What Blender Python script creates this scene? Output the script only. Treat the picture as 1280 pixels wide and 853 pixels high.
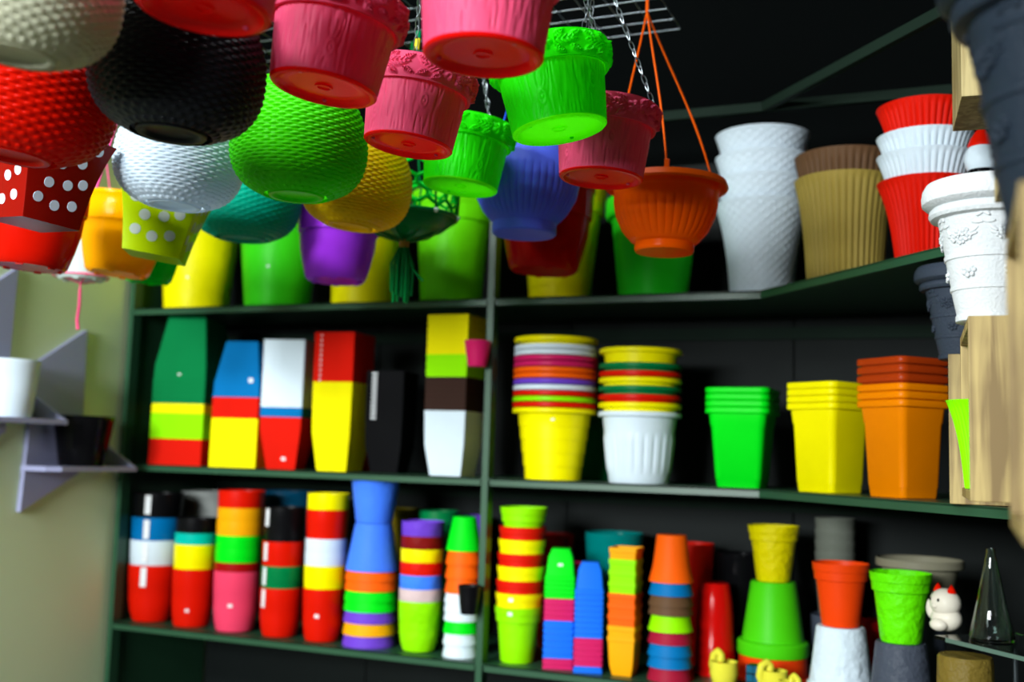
import bpy, bmesh, math, random
from math import sin, cos, pi, radians
from mathutils import Vector, Matrix, noise
for o in list(bpy.data.objects): bpy.data.objects.remove(o)
random.seed(7)
SC = bpy.context.scene
COL = SC.collection
# ---------------------------------------------------------------- camera
FPX = 1352.0
CAM = Vector((1.019, -2.304, 0.074))
YAW, PITCH, ROLL = radians(22.67), radians(5.97), radians(1.78)
FW = Vector((-sin(YAW)*cos(PITCH), cos(YAW)*cos(PITCH), sin(PITCH)))
_r = Vector((cos(YAW), sin(YAW), 0)); _u = _r.cross(FW)
RT = cos(ROLL)*_r + sin(ROLL)*_u
UP = -sin(ROLL)*_r + cos(ROLL)*_u
cd = bpy.data.cameras.new('camera'); cam = bpy.data.objects.new('camera', cd); COL.objects.link(cam)
m = Matrix((RT, UP, -FW)).transposed().to_4x4(); m.translation = CAM
cam.matrix_world = m
cd.sensor_width = 36; cd.lens = FPX*36/1280; cd.clip_start = .05
cd.dof.use_dof = True; cd.dof.focus_distance = 1.5; cd.dof.aperture_fstop = 2.5; cd.dof.aperture_blades = 8
SC.camera = cam
# ---------------------------------------------------------------- light and exposure
w = bpy.data.worlds.new('world'); SC.world = w; w.use_nodes = True
w.node_tree.nodes['Background'].inputs[0].default_value = (.62, .72, .8, 1)
w.node_tree.nodes['Background'].inputs[1].default_value = .19
def area(name, loc, aim, sx, sy, power, col):
    l = bpy.data.lights.new(name, 'AREA'); l.shape = 'RECTANGLE'; l.size = sx; l.size_y = sy; l.energy = power; l.color = col
    o = bpy.data.objects.new(name, l); COL.objects.link(o); o.location = loc
    o.rotation_euler = (Vector(aim)-Vector(loc)).to_track_quat('-Z', 'Y').to_euler()
    return o
k_ = area('ceiling_lamp', (-.95, -3.5, 1.42), (-.2, 0, .34), 1.0, .45, 60, (.93, .98, 1)); k_.data.spread = radians(70)
g_ = area('grid_ceiling_lamp', (-.1, -1.1, 1.44), (-.1, -1.1, 0), 1.3, .3, 20, (.93, .98, 1)); g_.data.spread = radians(100)
f_ = area('low_front_fill', (-.5, -4.95, .72), (0, 0, .42), 1.8, .8, 150, (.92, .98, 1)); f_.data.spread = radians(90)  # added fill with no source there; lifts shaded shelf pots and hanging undersides
SC.view_settings.view_transform = 'Standard'; SC.view_settings.look = 'None'
SC.view_settings.gamma = 1; SC.view_settings.use_curve_mapping = False
SC.view_settings.exposure = -0.78
# ---------------------------------------------------------------- helpers
def lin(c):
    f = lambda v: v/12.92 if v <= .04045 else ((v+.055)/1.055)**2.4
    return tuple(f(v/255) for v in c)+(1,)
PAL = dict(yellow=(238,226,0), lime=(140,225,0), green=(0,214,24), dark_green=(0,112,58), red=(206,20,3), white=(206,220,230),
  blue=(20,105,230), sky_blue=(64,120,240), teal_blue=(0,104,165), orange=(240,92,8), amber=(236,160,8), purple=(104,60,190),
  magenta=(196,28,92), maroon=(118,14,12), brown=(92,66,44), black=(11,11,13), rust=(160,52,10), orange_brown=(226,124,0),
  teal=(0,178,160), pink=(226,62,96), dark_red=(150,10,10), grey=(150,154,150), slate=(66,72,84), beige=(170,165,140), crimson=(150,20,48),
  dark_brown=(52,34,28), pale_pink=(205,180,180), cobalt=(60,125,245), olive=(120,105,10), olive_gold=(150,130,60), periwinkle=(96,120,255),
  violet=(190,70,255), gold=(250,190,0))
MATS = {}
def newmat(name):
    mt = bpy.data.materials.new(name); mt.use_nodes = True
    nt = mt.node_tree; return mt, nt, nt.nodes['Principled BSDF'], nt.nodes['Material Output']
def bumpnode(nt, b, kind, scale, strength, dist):
    tc = nt.nodes.new('ShaderNodeTexCoord')
    if kind == 'noise':
        t = nt.nodes.new('ShaderNodeTexNoise'); t.inputs['Scale'].default_value = scale; t.inputs['Detail'].default_value = 4
    elif kind == 'cells':
        t = nt.nodes.new('ShaderNodeTexVoronoi'); t.inputs['Scale'].default_value = scale
    nt.links.new(tc.outputs['Object'], t.inputs['Vector'])
    bp = nt.nodes.new('ShaderNodeBump'); bp.inputs['Strength'].default_value = strength; bp.inputs['Distance'].default_value = dist
    nt.links.new(t.outputs[0], bp.inputs['Height']); nt.links.new(bp.outputs[0], b.inputs['Normal'])
    return bp
def plastic(col, rough=.42, trans=0, tcol=None, bump=None, coat=0):
    key = (col, rough, trans, tcol, bump, coat)
    if key in MATS: return MATS[key]
    mt, nt, b, out = newmat('plastic_'+(col if isinstance(col, str) else 'mix'))
    c = lin(PAL[col]) if isinstance(col, str) else lin(col)
    # slight wear and dust tone so that no two spots are quite alike
    tc = nt.nodes.new('ShaderNodeTexCoord'); nz = nt.nodes.new('ShaderNodeTexNoise'); nz.inputs['Scale'].default_value = 14; nz.inputs['Detail'].default_value = 3
    nt.links.new(tc.outputs['Object'], nz.inputs['Vector'])
    mx = nt.nodes.new('ShaderNodeMix'); mx.data_type = 'RGBA'
    mx.inputs[6].default_value = tuple(v*.9 for v in c[:3])+(1,); mx.inputs[7].default_value = tuple(min(1, v*1.06) for v in c[:3])+(1,)
    nt.links.new(nz.outputs[0], mx.inputs[0]); nt.links.new(mx.outputs[2], b.inputs['Base Color'])
    b.inputs['Roughness'].default_value = rough; b.inputs['Specular IOR Level'].default_value = .1
    b.inputs['Coat Weight'].default_value = coat; b.inputs['Coat Roughness'].default_value = .12
    bp = None
    if bump: bp = bumpnode(nt, b, *bump)
    if trans:
        tl = nt.nodes.new('ShaderNodeBsdfTranslucent'); tl.inputs[0].default_value = lin(PAL[tcol] if isinstance(tcol, str) else tcol) if tcol else c
        ms = nt.nodes.new('ShaderNodeMixShader'); ms.inputs[0].default_value = trans
        nt.links.new(b.outputs[0], ms.inputs[1]); nt.links.new(tl.outputs[0], ms.inputs[2]); nt.links.new(ms.outputs[0], out.inputs[0])
    MATS[key] = mt; return mt
def paint(name, rgb, rough=.5, noise_amt=.15, scale=6, metal=0, spec=.4):
    mt, nt, b, out = newmat(name); c = lin(rgb)
    tc = nt.nodes.new('ShaderNodeTexCoord'); nz = nt.nodes.new('ShaderNodeTexNoise'); nz.inputs['Scale'].default_value = scale; nz.inputs['Detail'].default_value = 5
    nt.links.new(tc.outputs['Object'], nz.inputs['Vector'])
    mx = nt.nodes.new('ShaderNodeMix'); mx.data_type = 'RGBA'
    mx.inputs[6].default_value = tuple(v*(1-noise_amt) for v in c[:3])+(1,); mx.inputs[7].default_value = tuple(min(1, v*(1+noise_amt)) for v in c[:3])+(1,)
    nt.links.new(nz.outputs[0], mx.inputs[0]); nt.links.new(mx.outputs[2], b.inputs['Base Color'])
    b.inputs['Roughness'].default_value = rough; b.inputs['Metallic'].default_value = metal; b.inputs['Specular IOR Level'].default_value = spec
    return mt
def woodmat(name, c1, c2):
    mt, nt, b, out = newmat(name)
    tc = nt.nodes.new('ShaderNodeTexCoord'); mp = nt.nodes.new('ShaderNodeMapping'); mp.inputs['Scale'].default_value = (30, 30, 2.2)
    nz = nt.nodes.new('ShaderNodeTexNoise'); nz.inputs['Scale'].default_value = 2.0; nz.inputs['Detail'].default_value = 8; nz.inputs['Distortion'].default_value = .6
    nt.links.new(tc.outputs['Object'], mp.inputs[0]); nt.links.new(mp.outputs[0], nz.inputs['Vector'])
    n2 = nt.nodes.new('ShaderNodeTexNoise'); n2.inputs['Scale'].default_value = 9
    nt.links.new(tc.outputs['Object'], n2.inputs['Vector'])
    ad = nt.nodes.new('ShaderNodeMath'); ad.operation = 'MULTIPLY_ADD'; ad.inputs[1].default_value = .45
    nt.links.new(n2.outputs[0], ad.inputs[0]); nt.links.new(nz.outputs[0], ad.inputs[2])
    rp = nt.nodes.new('ShaderNodeValToRGB'); rp.color_ramp.elements[0].position = .60; rp.color_ramp.elements[1].position = .82
    rp.color_ramp.elements[0].color = lin(c1); rp.color_ramp.elements[1].color = lin(c2)
    nt.links.new(ad.outputs[0], rp.inputs[0]); nt.links.new(rp.outputs[0], b.inputs['Base Color'])
    b.inputs['Roughness'].default_value = .6
    return mt
M_SHELF = paint('painted_green_metal', (38, 76, 52), .34, .12, 9)
M_RAILSHADE = paint('shaded_green_rail', (20, 36, 27), .75, .15, 9, 0, .15)  # shelf green, with the dimness at top and back put into the colour
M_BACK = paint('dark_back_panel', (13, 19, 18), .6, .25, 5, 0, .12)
M_WALL = paint('pale_green_wall', (214, 230, 184), .8, .05, 2.5)
M_DARKWALL = paint('dark_room_paint', (6, 8, 8), .9, .1, 3, 0, .02)
M_FLOOR = paint('grey_floor', (120, 120, 116), .5, .15, 4)
M_LILAC = paint('lilac_board', (150, 152, 186), .55, .07, 8)
M_STEEL = paint('galvanised_wire', (120, 128, 132), .35, .1, 20, .9)
M_PALEWOOD = woodmat('pale_pine', (190, 172, 118), (150, 130, 80))
M_WOOD = woodmat('brown_wood', (182, 158, 98), (122, 98, 54))
M_STICK = paint('paper_sticker', (215, 220, 226), .6, .45, 160)
M_DARKSTICK = paint('dark_print', (30, 40, 20), .6, .05, 30)
M_GLASS, nt_, b_, o_ = newmat('clear_glass'); b_.inputs['Transmission Weight'].default_value = 1; b_.inputs['Roughness'].default_value = .03; b_.inputs['Base Color'].default_value = (.85, .97, .93, 1); b_.inputs['IOR'].default_value = 1.45

def ray(px, py):
    return (FW + RT*((px-640)/FPX) - UP*((py-426.5)/FPX))
def at(px, py, depth): return CAM + ray(px, py)*depth
def depth_of(p): return (Vector(p)-CAM).dot(FW)
def col_at_y(px, y, z):
    """x on the line (y, z fixed) seen in pixel column px"""
    k = (px-640)/FPX
    # ((P-C).RT) = k (P-C).FW
    n = RT - FW*k
    dy, dz = y-CAM.y, z-CAM.z
    x = -(n.y*dy + n.z*dz)/n.x
    return x + CAM.x
XC, WA = .626, radians(48.5)
WD = Vector((cos(WA), -sin(WA), 0)); WN = Vector((sin(WA), cos(WA), 0))
def wing_at(px, off, z):
    k = (px-640)/FPX; n = RT - FW*k
    P0 = Vector((XC, 0, z)) + WN*off
    s = -n.dot(P0-CAM)/n.dot(WD)
    return P0 + WD*s

def link(name, me, mat=None, parent=None):
    o = bpy.data.objects.new(name, me); COL.objects.link(o)
    if mat is not None:
        if not me.materials: me.materials.append(None)
        o.material_slots[0].link = 'OBJECT'; o.material_slots[0].material = mat
    if parent: o.parent = parent
    return o
def thing(name, label, cat, loc=(0,0,0), rotz=0, group=None, mw=None):
    o = bpy.data.objects.new(name, None); COL.objects.link(o); o.empty_display_size = .02
    if mw is not None: o.matrix_world = mw
    else: o.location = loc; o.rotation_euler = (0, 0, rotz)
    o['label'] = label; o['category'] = cat
    if group: o['group'] = group
    return o
def tag(o, label, cat, group=None):
    o['label'] = label; o['category'] = cat
    if group: o['group'] = group
    return o
def finish(me, angle=35):
    me.validate(); me.update()
    me.polygons.foreach_set('use_smooth', [True]*len(me.polygons))
    me.set_sharp_from_angle(angle=radians(angle))
    return me
def box_me(name, x0, x1, y0, y1, z0, z1, bev=.0):
    bm = bmesh.new(); bmesh.ops.create_cube(bm, size=1)
    for v in bm.verts: v.co = Vector((x0+(v.co.x+.5)*(x1-x0), y0+(v.co.y+.5)*(y1-y0), z0+(v.co.z+.5)*(z1-z0)))
    if bev: bmesh.ops.bevel(bm, geom=bm.edges[:], offset=bev, segments=2, affect='EDGES', profile=.6)
    me = bpy.data.meshes.new(name); bm.to_mesh(me); bm.free(); return me
def prism_me(name, pts, z0, z1):
    n = len(pts)
    vs = [(x, y, z0) for x, y in pts]+[(x, y, z1) for x, y in pts]
    fs = [tuple(range(n))[::-1], tuple(range(n, 2*n))]+[(i, (i+1) % n, n+(i+1) % n, n+i) for i in range(n)]
    me = bpy.data.meshes.new(name); me.from_pydata(vs, [], fs)
    bm = bmesh.new(); bm.from_mesh(me); bmesh.ops.recalc_face_normals(bm, faces=bm.faces[:]); bm.to_mesh(me); bm.free(); return me
def circle(n=48): return [(cos(2*pi*i/n), sin(2*pi*i/n)) for i in range(n)]
def rsquare(c=.12, k=4, mid=2):
    pts = []
    for q in range(4):
        a0 = q*pi/2
        for i in range(k+1):
            a = a0 + i/k*pi/2
            cx, cy = [(1-c, 1-c), (-1+c, 1-c), (-1+c, -1+c), (1-c, -1+c)][q]
            pts.append((cx+c*cos(a), cy+c*sin(a)))
    return pts
CIRC = circle(48); SQ = rsquare(.26, 6); SQS = rsquare(.05, 2)
def lathe(name, prof, cross=CIRC, mod=None, angle=35, flip=None, nmod=999):
    """prof: list of (r, z), starting and ending on the axis; cross: unit outline"""
    n = len(cross); vs = []; rings = []
    th = [math.atan2(y, x) for x, y in cross]
    for ri, (r, z) in enumerate(prof):
        if abs(r) < 1e-6: rings.append([len(vs)]); vs.append((0, 0, z))
        else:
            rings.append(list(range(len(vs), len(vs)+n)))
            for j, (x, y) in enumerate(cross):
                rr = r + (mod(th[j], z, r) if mod and ri < nmod else 0)
                vs.append((x*rr, y*rr, z))
    fs = []
    for a, b in zip(rings, rings[1:]):
        if len(a) == 1 and len(b) == 1: continue
        for j in range(n):
            k = (j+1) % n
            if len(a) == 1: fs.append((a[0], b[k], b[j]))
            elif len(b) == 1: fs.append((a[j], a[k], b[0]))
            else: fs.append((a[j], a[k], b[k], b[j]))
    if flip is not None:
        vs = [(x, y, flip-z) for x, y, z in vs]; fs = [f[::-1] for f in fs]
    me = bpy.data.meshes.new(name); me.from_pydata(vs, [], fs)
    return finish(me, angle)
def shell(outer, t, floor=None):
    """closed thin-walled pot profile from an outer (r, z) run, bottom to top"""
    f = floor if floor is not None else t*1.5
    inner = [(max(r-t, .001), max(z, outer[0][1]+f)) for r, z in outer[::-1]]
    return [(0, outer[0][1])]+outer+inner+[(0, outer[0][1]+f)]
def ring_prof(ro, ri, z0, z1, b=None):
    b = b if b is not None else min(.0025, (z1-z0)*.4, (ro-ri)*.45)
    return [(ri, z0), (ro-b, z0), (ro-b*.3, z0+b*.3), (ro, z0+b), (ro, z1-b), (ro-b*.3, z1-b*.3), (ro-b, z1), (ri, z1), (ri, z0)]
def tube_me(name, pts, r, n=6, closed=False):
    pts = [Vector(p) for p in pts]; vs = []; fs = []; N = len(pts); prev = None
    for i, p in enumerate(pts):
        if closed: d = pts[(i+1) % N]-pts[i-1]
        else: d = pts[min(i+1, N-1)]-pts[max(i-1, 0)]
        d.normalize()
        if prev is None: a = d.orthogonal().normalized()
        else: a = (prev-d*prev.dot(d)).normalized()
        prev = a; b = d.cross(a)
        rr = r(i/(N-1)) if callable(r) else r
        for k in range(n): vs.append(p+(a*cos(2*pi*k/n)+b*sin(2*pi*k/n))*rr)
    for i in range(N if closed else N-1):
        for k in range(n):
            a0 = i*n+k; a1 = i*n+(k+1) % n; j = (i+1) % N
            fs.append((a0, a1, j*n+(k+1) % n, j*n+k))
    if not closed: fs += [tuple(range(n))[::-1], tuple(range((N-1)*n, N*n))]
    me = bpy.data.meshes.new(name); me.from_pydata([tuple(v) for v in vs], [], fs); return finish(me, 60)
def join_me(name, parts, angle=40):
    """parts: list of (mesh, Matrix)"""
    vs = []; fs = []
    for me, mx in parts:
        k = len(vs); vs += [tuple(mx @ v.co) for v in me.vertices]; fs += [tuple(i+k for i in p.vertices) for p in me.polygons]
    me = bpy.data.meshes.new(name); me.from_pydata(vs, [], fs); return finish(me, angle)
def ball_me(name, rx, ry, rz, c=(0,0,0), seg=20, rings=12):
    bm = bmesh.new(); bmesh.ops.create_uvsphere(bm, u_segments=seg, v_segments=rings, radius=1)
    for v in bm.verts: v.co = Vector((v.co.x*rx+c[0], v.co.y*ry+c[1], v.co.z*rz+c[2]))
    me = bpy.data.meshes.new(name); bm.to_mesh(me); bm.free(); return finish(me, 80)
T = Matrix.Translation
# ---------------------------------------------------------------- setting
Z_TOP, Z_MID, Z_BOT = .42, 0.0, -.418          # undersides of the three boards
TH = .017
XL = -1.078; BACK = .40
def struct(name, me, mat):
    o = link(name, me, mat); o['kind'] = 'structure'; return o
FZ, CZ = -1.2, 1.5
struct('floor', box_me('floor', -1.3, 2.0, -5, .6, FZ-.05, FZ), M_FLOOR)
struct('ceiling', box_me('ceiling', -1.3, 2.0, -5, .6, CZ, CZ+.05), M_DARKWALL)
struct('wall_back', box_me('wall', -1.3, 2.0, .46, .52, FZ, CZ), M_DARKWALL)
struct('wall_left', box_me('wall', -1.16, XL-.012, -5, .46, FZ, CZ), M_WALL)
struct('wall_right', box_me('wall', 1.62, 1.7, -5, .46, FZ, CZ), M_DARKWALL)
# ---------------------------------------------------------------- shelving unit (one piece of furniture)
WL = .98
unit = thing('shelving_unit', 'dark green painted metal corner shelving unit with three long loaded shelves', 'shelf', (XL, BACK, FZ))
def upart(name, me, mat=M_SHELF):
    o = link(name, me, mat, unit); o.location = (-XL, -BACK, -FZ); return o
e = Vector((XC, 0, 0))+WD*WL
outline = [(XL+.012, 0), (XC, 0), (e.x, e.y), (e.x+WN.x*.34, e.y+WN.y*.34), (1.45, BACK), (XL+.012, BACK)]
for nm, z in (('top', Z_TOP), ('mid', Z_MID), ('bot', Z_BOT)):
    upart('shelf_board', prism_me('shelf_board', outline, z+TH-.004, z+TH-.0005))
    for (a, b) in (((XL+.012, 0), (0-.012, 0)), ((0+.012, 0), (XC, 0)), ((XC, 0), (e.x, e.y))):
        a = Vector(a+(0,)); b = Vector(b+(0,)); d = (b-a).normalized(); nn = Vector((-d.y, d.x, 0))
        pts = [a, b, b+nn*.014, a+nn*.014]
        upart('shelf_lip', prism_me('shelf_lip', [(p.x, p.y) for p in pts], z, z+TH))
ZR = .834
for (a, b) in (((XL+.012, 0), (1.5, 0)), ((XC, 0), (XC+WD.x*WL, WD.y*WL))):
    a = Vector(a+(0,)); b = Vector(b+(0,)); d = (b-a).normalized(); nn = Vector((-d.y, d.x, 0))
    upart('top_rail', prism_me('top_rail', [(p.x, p.y) for p in (a, b, b+nn*.014, a+nn*.014)], ZR-.004, ZR+.016), M_RAILSHADE)
PW = .0155
for x in (XL, -PW/2):
    upart('post', box_me('post', x, x+PW, -.002, .03, FZ, ZR))
upart('side_panel', box_me('side_panel', XL, XL+.006, .03, BACK, FZ, ZR))
upart('post', box_me('post', e.x-.01, e.x+.01, e.y-.004, e.y+.03, FZ, ZR))
xs = [XL+.012, -.52, .06, .64, 1.45]
for x0, x1 in zip(xs, xs[1:]):
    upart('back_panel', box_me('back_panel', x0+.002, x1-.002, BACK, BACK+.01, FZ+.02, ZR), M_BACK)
for z in (Z_TOP-.045, Z_MID-.045):
    upart('back_rail', box_me('back_rail', XL+.02, 1.4, BACK-.012, BACK, z, z+.03), M_RAILSHADE)
# ---------------------------------------------------------------- left wall: lilac board shelves
WX = XL-.012
def wall_pt(px, py, x=WX):
    d = ray(px, py); t = (x-CAM.x)/d.x; p = CAM+d*t; return p
def wall_shelf(label, quad, tri, sz):
    ps = [wall_pt(*q) for q in quad]
    o = thing('wall_shelf', label, 'shelf', (WX, ps[0].y, ps[0].z), 0, 'lilac board shelves on the left wall')
    vs = [(0, p.y-ps[0].y, p.z-ps[0].z) for p in ps]; n = len(vs)
    vs = vs+[(.014, y, z) for _, y, z in vs]
    fs = [tuple(range(n))[::-1], tuple(range(n, 2*n))]+[(i, (i+1) % n, n+(i+1) % n, n+i) for i in range(n)]
    me = bpy.data.meshes.new('back_board'); me.from_pydata(vs, [], fs)
    bm = bmesh.new(); bm.from_mesh(me); bmesh.ops.recalc_face_normals(bm, faces=bm.faces[:]); bm.to_mesh(me); bm.free()
    link('back_board', me, M_LILAC, o)
    y0, y1, z, dep = sz
    bd = link('shelf_board', prism_me('shelf_board', [(.014, y0-ps[0].y), (dep*.8, y0-ps[0].y), (dep, y0+.03-ps[0].y), (dep, y1-ps[0].y), (.014, y1-ps[0].y)], z-ps[0].z-.012, z-ps[0].z), M_LILAC, o)
    tv = [(dep-.03, 0), (dep-.002, 0), (dep-.03, .05)]
    me = bpy.data.meshes.new('end_gusset')
    yy = y1-ps[0].y; zz = z-ps[0].z
    v = [(.014, yy-.008, zz), (dep-.004, yy-.008, zz), (.014, yy-.008, zz+.055)]
    v += [(a, b+.008, c) for a, b, c in v]
    me.from_pydata(v, [], [(0, 1, 2), (5, 4, 3), (0, 3, 4, 1), (1, 4, 5, 2), (2, 5, 3, 0)])
    link('end_gusset', me, M_LILAC, o)
    return o
pb = wall_pt(100, 586); pw = wall_pt(15, 526)
wall_shelf('lilac wooden wall shelf with slanted back board holding the black pot', [(39, 455), (104, 413), (97, 560), (93, 592), (20, 640), (29, 560)], None, (wall_pt(20, 586).y, wall_pt(128, 586).y, .0105, .115))
wall_shelf('lilac wooden wall shelf at the left edge holding the white pot', [(-60, 385), (18, 335), (5, 470), (2, 540), (-70, 590), (-66, 480)], None, (wall_pt(-80, 526).y, wall_pt(40, 526).y, .123, .115))
# ---------------------------------------------------------------- pot kinds
def pot_profile(kind, R, Rb, H):
    """returns outer profile (bottom to top), rim ring (ro, z0, z1) or None, cross outline, mod"""
    L = lambda a, b, t: a+(b-a)*t
    if kind in ('box', 'box_low'): return [(Rb*.97, 0), (Rb, .004), (L(Rb, R, .90 if kind == 'box' else .80), H*(.74 if kind == 'box' else .48)), (R*.987, H*.955), (R, H*.96), (R, H)], None, SQS, None
    if kind == 'cup_box':  return [(Rb*.95, 0), (Rb, .004), (L(Rb, R, .45), H*.25), (L(Rb, R, .68), H*.6), (L(Rb, R, .82), H*.87), (R, H*.885), (R, H)], None, rsquare(.12, 3), None
    if kind == 'lip_square':
        o = [(Rb*.98, 0), (Rb, .003), (L(Rb, R*.86, .14), H*.1), (L(Rb, R*.86, .14)+.0006, H*.105), (R*.835, H*.76), (R*.86, H*.78), (R*.915, H*.98)]
        return o, (R, H*.925, H), SQ, None
    if kind == 'stepped':
        o = []; n = 5
        for i in range(n):
            a = L(Rb, R*.88, i/n); b = L(Rb, R*.88, (i+.5)/n)
            o += [(a, H*.93*i/n), (b, H*.93*(i+.97)/n)]
        return [(Rb*.96, -.0)]+[(r, z+.001) for r, z in o]+[(R*.9, H*.97)], (R, H*.93, H), CIRC, None
    if kind == 'flute':
        o = [(Rb*.97, 0), (Rb, .003)]+[(L(Rb, R*.89, t), H*.95*t) for t in (.12, .14, .2, .3, .5, .62, .68, .72, .76, .78, .9, 1)]
        def md(th, z, r):
            t = z/(H*.95)
            if t < .15 or t > .74: return 0
            f = min(1, (t-.15)/.06, (.74-t)/.08)
            return .03*R*f*(1-max(0, cos(th*22))**2)
        return o, (R, H*.93, H), circle(176), md
    if kind == 'barrel':   return [(Rb*.9, 0), (Rb, H*.02), (L(Rb, R, .45), H*.18), (L(Rb, R, .72), H*.38), (L(Rb, R, .86), H*.65), (L(Rb, R, .91), H*.66), (R, H)], None, CIRC, None
    if kind == 'plain':    return [(Rb*.96, 0), (Rb, .003), (L(Rb, R, .5), H*.5), (R*.99, H*.93), (R, H*.94), (R, H)], None, CIRC, None
    if kind == 'classic':  return [(Rb*.95, 0), (Rb, .004), (L(Rb, R*.84, .5), H*.36), (R*.85, H*.72), (R*.92, H*.735), (R*.94, H*.86), (R*.97, H*.875), (R, H)], None, CIRC, None
    if kind == 'thick':    return [(Rb*.96, 0), (Rb, .004), (R*.87, H*.8), (R*.96, H*.805), (R, H*.83), (R, H*.97), (R*.98, H)], None, CIRC, None
    if kind == 'bell':     return [(Rb*.96, 0), (Rb, .003), (L(Rb, R, .22), H*.35), (L(Rb, R, .5), H*.68), (L(Rb, R, .84), H*.9), (R*.99, H*.96), (R, H)], None, CIRC, None
    if kind in ('ribflare', 'weaveflare'):
        zs = [0, .02, .1, .2, .3, .4, .5, .6, .7, .78, .85, .9, .95, .985, 1]
        if kind == 'weaveflare': zs = [i/44 for i in range(45)]
        o = [(L(Rb, R, .48*t+.52*t**3.2), H*t) for t in zs]
        n = 40
        if kind == 'ribflare': md = lambda th, z, r: -.0035*R/.1*(.5+.5*cos(n*th))**2 if z < H*.985 else 0
        else:
            md = lambda th, z, r: -.0032*R/.1*max(0, cos(24*th+(pi if int(z/H*44/2+.01) % 2 else 0))) if H*.02 < z < H*.97 else 0
        return o, None, circle(160 if kind == 'ribflare' else 144), md
    raise ValueError(kind)
CAMANG = lambda p: math.atan2(CAM.y-p[1], CAM.x-p[0])
AF = -pi/2                                   # facing the front
POTC = {}
def pot_meshes(kind, R, Rb, H, inv, nested=False):
    key = (kind, round(R, 4), round(Rb, 4), round(H, 4), inv, nested)
    if key not in POTC:
        o, rim, cr, md = pot_profile(kind, R, Rb, H)
        if kind == 'flute' and nested: md = None
        t = .00012 if kind in ('box', 'box_low') else .0003 if kind in ('cup_box', 'barrel', 'lip_square', 'stepped') else .0009
        b = lathe('pot_body', shell(o, t, .002), cr, md, 9 if kind in ('box', 'box_low') else 32, H if inv else None, len(o)+1 if kind == 'flute' else 999)
        rm = None
        if rim:
            ro, z0, z1 = rim; rm = lathe('pot_rim', ring_prof(ro, o[-1][0]-.0005, z0, z1), cr, None, 40, H if inv else None)
        POTC[key] = (b, rm)
    return POTC[key]
def sticker(parent, p, n, w_, h_, mat=M_STICK, label=None, name='price_sticker'):
    n = Vector(n).normalized(); u = Vector((0, 0, 1)).cross(n).normalized(); v = n.cross(u)
    me = box_me('sticker', -w_/2, w_/2, -h_/2, h_/2, -.0004, .0006)
    o = link(name, me, mat, parent)
    mx = Matrix((u, v, n)).transposed().to_4x4(); mx.translation = Vector(p); o.matrix_local = mx
    if label: o['label'] = label
    return o
def one_pot(label, kind, col, loc, R, Rb, H, inv=False, rotz=0, group=None, name='flower_pot', tilt=None, rough=.42, bump=None, stick=None, cat='pot', mw=None, trans=0, nested=False):
    o = thing(name, label, cat, loc, rotz, group, mw)
    if tilt: o.rotation_euler = (tilt[0], tilt[1], rotz)
    b, rm = pot_meshes(kind, R, Rb, H, inv, nested)
    if kind in ('box', 'box_low'): rough = .85
    mt = plastic(col, rough, trans, None, bump)
    link('body', b, mt, o)
    if rm: link('rim', rm, mt, o)
    if stick:   # (height fraction, angle in world, width, height)
        hf, ang, sw, sh = stick[:4]
        op = pot_profile(kind, R, Rb, H)[0]
        zz = hf*H; r = R
        for (r0, z0), (r1, z1) in zip(op, op[1:]):
            if z0 <= zz <= z1 and z1 > z0: r = r0+(r1-r0)*(zz-z0)/(z1-z0)
        z = H-zz if inv else zz
        a = (ang if kind in ('box', 'box_low', 'lip_square', 'cup_box') else CAMANG(o.location)+ang-AF)-rotz
        if kind in ('box', 'box_low', 'lip_square', 'cup_box'):
            p = Vector((-r, 0, z)); nn = Vector((-1, 0, 0))
            q = round(a/(pi/2))*pi/2; dn = Vector((cos(q), sin(q), 0)); tt = Vector((-sin(q), cos(q), 0))
            p = dn*(r+.0004)+tt*(r*.78*stick[4] if len(stick) > 4 else 0)+Vector((0, 0, z)); nn = dn
        else:
            nn = Vector((cos(a), sin(a), 0)); p = nn*(r+.0006)+Vector((0, 0, z))
        sticker(o, p, nn, sw, sh)
    return o
ORD = ['', '', 'second', 'third', 'fourth', 'fifth', 'sixth', 'seventh', 'eighth', 'ninth', 'tenth', 'eleventh', 'twelfth', 'thirteenth', 'fourteenth', 'fifteenth', 'sixteenth', 'seventeenth', 'eighteenth', 'nineteenth', 'twentieth']
def posword(i, n):   # i counted from the bottom, 0-based
    if n == 1: return 'alone in'
    if i == 0: return 'bottom of'
    if i == n-1: return 'top of'
    k = n-i
    if i+1 < k: return ORD[i+1]+' from bottom in'
    return ORD[k]+' from top in'
def place(px, lev, off, px_is_wing=False):
    z = {'top': Z_TOP, 'mid': Z_MID, 'bot': Z_BOT}[lev]+TH+.0003
    if px_is_wing:
        p = wing_at(px, off, z)
    else:
        p = Vector((col_at_y(px, off, z), off, z))
    return p
CN = lambda c: c.replace('_', ' ')
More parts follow.
